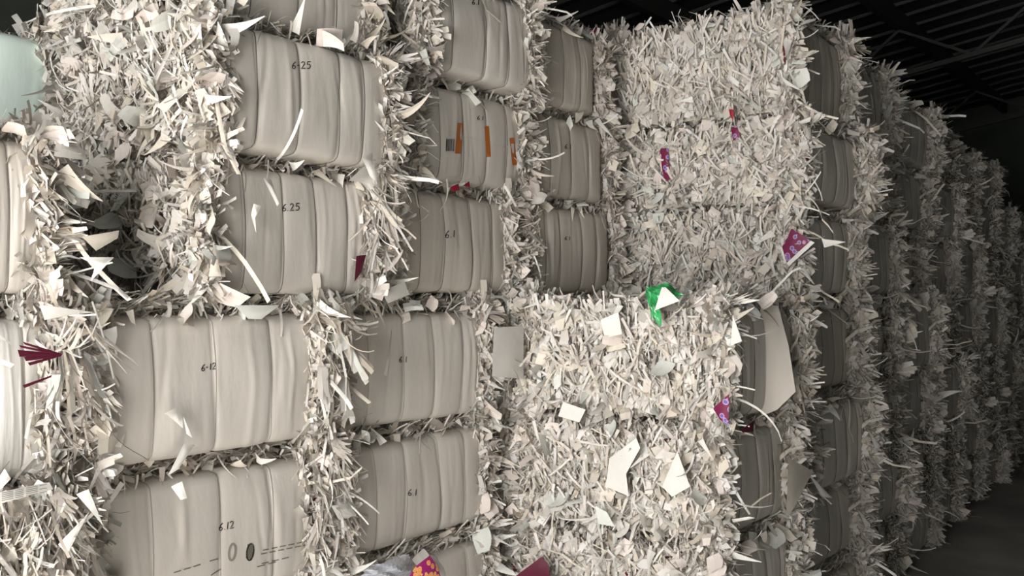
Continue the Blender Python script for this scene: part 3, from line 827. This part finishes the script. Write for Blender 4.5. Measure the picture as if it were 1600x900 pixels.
# ------------------------------------------------------------------ single sheets that stand out
def sheet(name, pts, m, key=None, bend=0.006, rim=None, label=None, off=None):
    """thin sheet through world points (a polygon), slightly domed; returned as object, parented to a bale when key is given."""
    P = [Vector(p) for p in pts]
    c = sum(P, Vector()) / len(P)
    nrm_ = Vector()
    for a, b in zip(P, P[1:] + P[:1]):
        nrm_ += (a - c).cross(b - c)
    nrm_.normalize()
    if nrm_.dot(Vector((0, 0, HC)) - c) < 0: nrm_ = -nrm_
    v = []
    n = len(P)
    for q in (1.0, 0.5):
        v += [c + (p - c) * q + nrm_ * bend * (1 - q * q) - c for p in P]
    v.append(nrm_ * bend)
    f = [(k, (k + 1) % n, n + (k + 1) % n, n + k) for k in range(n)] + [(n + k, n + (k + 1) % n, 2 * n) for k in range(n)]
    nb = len(v); th = nrm_ * 0.0008
    v2 = [p - th for p in v]
    f2 = [tuple(nb + i for i in q[::-1]) for q in f]
    me = mesh(name, v + v2, f + f2)
    me.polygons.foreach_set('use_smooth', [True] * len(f) * 2 + [False] * (len(f2) - len(f)))
    o = link(name, me, m)
    if key is None:
        o.location = c
    else:
        r = BALES[key]['root']
        o.parent = r
        o.matrix_local = bale_matrix(key).inverted() @ Matrix.Translation(c)
    if label: o['label'] = label
    return o
def on_x(X, *pp, lean=0.0): return [wpx(a, b, X + lean * k) for k, (a, b) in enumerate(pp)]
def on_y(Y, *pp, lean=0.0): return [wp(a, b, Y + lean * k) for k, (a, b) in enumerate(pp)]
XB0 = 5.50
sheet('flower_print_offcut', on_x(XB0 - 0.03, (1237, 357), (1267, 376), (1229, 411), (1222, 386)), M['floral'], 'aisle04', label='purple flower-printed offcut')
sheet('white_rim', on_x(XB0 - 0.032, (1267, 376), (1273, 379), (1233, 416), (1229, 411)), M['scrap_white'], 'aisle04')
sheet('white_rim', on_x(XB0 - 0.032, (1222, 386), (1229, 411), (1225, 411), (1218, 384)), M['scrap_white'], 'aisle04')
sheet('flower_print_offcut', on_x(XB0, (1031, 232), (1044, 231), (1048, 279), (1037, 285)), M['floral'], 'aisle05', label='narrow purple flower-printed strip')
sheet('red_print_scrap', on_x(XB0, (1139, 170), (1147, 171), (1146, 189), (1141, 180)), M['red'], 'aisle06', label='small red scrap')
sheet('red_print_scrap', on_x(XB0, (1142, 199), (1152, 196), (1157, 213), (1146, 220)), M['floral'], 'aisle05', label='small crimson printed scrap')
sheet('maroon_print_scrap', on_x(4.13, (1114, 638), (1139, 615), (1138, 664), (1124, 655)), M['floral'], 'front3', label='maroon printed scrap')
sheet('maroon_print_scrap', on_y(1.76, (1158, 671), (1178, 657), (1177, 674), (1160, 676)), M['maroon'], 'front2', label='dark maroon scrap')
sheet('maroon_print_scrap', on_y(D - 0.07, (557, 400), (572, 398), (565, 425), (554, 440)), M['maroon'], 'up41', label='dark maroon scrap')
sheet('red_print_scrap', on_y(D - 0.03, (704, 292), (716, 287), (718, 297), (707, 299)), M['red'], 'up42', label='bright red scrap')
sheet('red_print_scrap', on_y(D - 0.03, (724, 290), (733, 283), (735, 293)), M['red'], 'up42', label='bright red scrap')
for (a, b, wd) in (((30, 541), (62, 533), 0), ((28, 552), (0, 0), 5), ((38, 561), (0, 0), 3), ((44, 569), (0, 0), 2), ((36, 536), (0, 0), 2), ((36, 604), (0, 0), 2)):
    x, y = a; e = (98, 553) if y < 600 else (82, 586)
    wq = max(2.0, wd * 1.1)
    sheet('maroon_strip', on_y(D - 0.13, e, (x, y - wq), (x + 3, y + wq), (e[0] - 2, e[1] + 3.5)), M['maroon'], 'low30', 0.002, label='thin maroon strip of a fan')
# scrap with rows of small print at the lower left
sheet('printed_scrap', on_y(D - 0.19, (0, 769), (78, 753), (84, 764), (40, 776), (0, 787)), M['scrap_white'], 'low20', 0.004, label='white scrap with rows of tiny print')
for k in range(5):
    for (xa, xb) in ((4, 22), (25, 38), (42, 60), (63, 74))[: 4 - k % 2]:
        yy = lambda x_: 770.5 + k * 2.9 - x_ * 0.2
        sheet('print_line', on_y(D - 0.2, (xa, yy(xa)), (xb, yy(xb)), (xb, yy(xb) + 0.9), (xa, yy(xa) + 0.9)), M['stain'], 'low20', 0.0005)
# pale offcuts that catch the eye
white = [('low31', D - 0.10, 'scrap_white', [(288, 693), (305, 695), (279, 733), (263, 743)]), ('low31', D - 0.09, 'scrap_white', [(257, 646), (278, 636), (286, 655), (286, 669), (262, 648)]),
         ('low31', D - 0.08, 'scrap_white', [(287, 651), (301, 684), (292, 678)]), ('up41', D - 0.10, 'scrap_cream', [(334, 377), (346, 432), (326, 432)]),
         ('up41', D - 0.07, 'scrap_white', [(545, 282), (566, 262), (590, 252), (594, 290), (588, 330), (578, 300), (562, 284)]),
         ('low31', D - 0.11, 'scrap_mint', [(366, 477), (437, 477), (408, 499), (388, 498)]), ('up41', D - 0.1, 'scrap_white', [(396, 318), (408, 322), (399, 340), (400, 364), (396, 350), (392, 336)]),
         ('up41', D - 0.1, 'scrap_white', [(411, 278), (423, 280), (436, 318), (433, 322)]), ('up40', D - 0.16, 'scrap_cream', [(128, 370), (186, 360), (184, 372), (150, 392)]),
         ('up40', D - 0.17, 'scrap_white', [(124, 402), (178, 402), (142, 439), (150, 412)]), ('low20', D - 0.2, 'scrap_white', [(140, 800), (106, 866), (92, 850)]),
         ('low20', D - 0.18, 'scrap_mint', [(139, 764), (163, 822), (120, 772)]), ('low20', D - 0.2, 'scrap_white', [(8, 732), (18, 748), (0, 766), (0, 745)]),
         ('low21', D - 0.12, 'scrap_white', [(285, 752), (293, 778), (283, 781), (268, 760)]), ('up40', D - 0.15, 'scrap_white', [(62, 476), (148, 488), (110, 492), (70, 500)]),
         ('low32', D - 0.1, 'scrap_white', [(600, 585), (612, 515), (606, 590)]), ('low22', D - 0.1, 'scrap_white', [(518, 790), (545, 786), (558, 805), (530, 812)]),
         ('up42', D - 0.1, 'scrap_white', [(596, 455), (632, 440), (640, 460), (606, 474)]), ('up51', D - 0.12, 'scrap_white', [(566, 246), (582, 238), (588, 285), (578, 275)])]
for k, Y, m_, pp in white:
    sheet('paper_scrap', on_y(Y, *pp, lean=0.008), M[m_], k, 0.008)
wedge = [('aisle04', 5.47, 'scrap_white', [(1284, 373), (1322, 378), (1288, 387)]), ('aisle03', 5.47, 'scrap_white', [(1282, 462), (1256, 483), (1264, 456)]),
         ('front3', 4.12, 'scrap_white', [(1145, 492), (1159, 533), (1142, 540)]), ('front2', 4.1, 'scrap_white', [(994, 684), (1000, 700), (978, 740), (982, 775), (946, 760), (952, 716)]),
         ('front2', 4.1, 'scrap_white', [(1058, 705), (1078, 760), (1050, 776), (1034, 760)]), ('front2', 4.1, 'scrap_white', [(1098, 685), (1114, 718), (1090, 690)]),
         ('front2', 4.1, 'scrap_mint', [(930, 790), (948, 800), (960, 822), (934, 818)]), ('front3', 4.1, 'scrap_white', [(880, 628), (915, 640), (905, 660), (872, 650)]),
         ('front3', 4.1, 'scrap_mint', [(938, 500), (966, 488), (972, 522), (945, 528)]), ('aisle06', 5.47, 'scrap_white', [(1220, 118), (1254, 142), (1228, 132)]),
         ('aisle05', 5.47, 'scrap_white', [(1248, 190), (1268, 182), (1266, 190), (1252, 194)]), ('aisle05', 5.47, 'scrap_white', [(1060, 158), (1082, 150), (1084, 160)]),
         ('front2', 4.08, 'scrap_white', [(1143, 811), (1170, 807), (1179, 809), (1145, 816)])]
for k, X, m_, pp in wedge:
    sheet('paper_scrap', on_x(X, *pp, lean=0.01), M[m_], k, 0.006)
side = [('front2', 1.73, 'scrap_cream', [(1232, 715), (1270, 736), (1233, 805), (1228, 806)]), ('front3', 1.74, 'scrap_white', [(1262, 738), (1300, 778), (1284, 776)]),
        ('aisle24', 1.82, 'scrap_white', [(1478, 346), (1488, 348), (1474, 367)]), ('aisle22', 1.84, 'scrap_white', [(1496, 683), (1510, 676), (1494, 692)]),
        ('aisle11', 1.82, 'scrap_white', [(1372, 638), (1392, 652), (1386, 658)])]
for k, Y, m_, pp in side:
    sheet('paper_scrap', on_y(Y, *pp, lean=0.006), M[m_], k, 0.006)

# loose end of the wrap folding outwards at the far end of the low front stack
sheet('wrap_flap', [wp(1188, 474, 1.85), wp(1216, 478, 1.80), wp(1232, 540, 1.75), wp(1243, 612, 1.71), wp(1214, 640, 1.78), wp(1190, 650, 1.85)], M['wrap_tan'], 'front3', 0.012, label='loose pale flap of wrapping paper')
# ------------------------------------------------------------------ loose things
o = sheet('card_sheet', on_y(2.86, (772, 512), (818, 509), (818, 592), (769, 588)), M['scrap_white'], None, 0.012)
tag(o, 'blank white card sheet stuck upright between the wall and the low front stack', 'card')
o = sheet('flower_print_sheet', on_y(D - 0.16, (636, 905), (650, 884), (672, 867), (684, 884), (690, 905), lean=-0.01), M['floral_orange'], None, 0.012)
tag(o, 'magenta sheet printed with orange flowers beside the silver plastic bag', 'printed sheet')
r_ = sheet('white_rim', on_y(D - 0.165, (672, 867), (679, 868), (694, 886), (699, 905), (690, 905), (684, 884)), M['scrap_white'])
loc = o.location.copy(); r_.parent = o; r_.location = r_.location - loc
o = sheet('maroon_print_sheet', on_x(4.02, (798, 905), (846, 869), (856, 880), (860, 905), lean=0.01), M['maroon'], None, 0.01)
tag(o, 'dark maroon printed sheet at the foot of the low front stack', 'printed sheet')
def crumple(name, corners, m, seed, amp, n=14):
    """crumpled film spanning four world corners."""
    a, b, c, d = [Vector(p) for p in corners]
    rs = np.random.RandomState(seed)
    nn = (b - a).cross(d - a).normalized()
    if nn.dot(Vector((0, 0, HC)) - a) < 0: nn = -nn
    ctr = (a + b + c + d) / 4
    ks = [(rs.uniform(2, 11), rs.uniform(2, 11), rs.uniform(0, 6)) for _ in range(7)]
    v = []
    for i in range(n + 1):
        for j in range(n + 1):
            u, t = i / n, j / n
            p = a * (1 - u) * (1 - t) + b * u * (1 - t) + c * u * t + d * (1 - u) * t
            hgt = sum(abs(math.sin(k1 * u + k2 * t + ph)) - 0.6 for k1, k2, ph in ks) / 7
            edge = 1 + 0.10 * math.sin(9 * u + seed) * math.sin(7 * t)
            v.append((p - ctr) * edge + nn * (amp * hgt + amp * 0.8 * math.sin(PI * u) * math.sin(PI * t)))
    f = [(i * (n + 1) + j, (i + 1) * (n + 1) + j, (i + 1) * (n + 1) + j + 1, i * (n + 1) + j + 1) for i in range(n) for j in range(n)]
    o = link(name, mesh(name, v, f), m)
    sol = o.modifiers.new('thickness', 'SOLIDIFY'); sol.thickness = 0.001
    o.location = ctr
    return o
o = crumple('plastic_bag', on_y(D - 0.13, (556, 905), (578, 884), (640, 864), (648, 905)), M['plastic'], 3, 0.05)
tag(o, 'crumpled silvery plastic bag lying under the wrapped bales', 'plastic bag')
fo = bpy.data.objects.new('foil_wrapper', None); COL.objects.link(fo)
fo.location = wpx(1035, 470, 4.10)
tag(fo, 'crumpled green foil wrapper on the top of the low front stack', 'wrapper')
def into(o, root):
    o.location = o.location - root.location; o.parent = root
into(crumple('foil_sheet', [wpx(1009, 450, 4.12), wpx(1042, 443, 4.16), wpx(1068, 462, 4.14), wpx(1026, 480, 4.08)], M['green'], 5, 0.03, 10), fo)
into(crumple('foil_tail', [wpx(1009, 452, 4.11), wpx(1030, 462, 4.09), wpx(1034, 512, 4.09), wpx(1018, 496, 4.10)], M['green'], 8, 0.02, 8), fo)
into(sheet('white_flap', [wpx(1034, 449, 4.06), wpx(1040, 449, 4.06), wpx(1062, 470, 4.05), wpx(1023, 485, 4.04)], M['scrap_white'], None, 0.008), fo)

print('objects', len(bpy.data.objects), 'mesh tris', sum(len(p.vertices) - 2 for me in bpy.data.meshes for p in me.polygons))
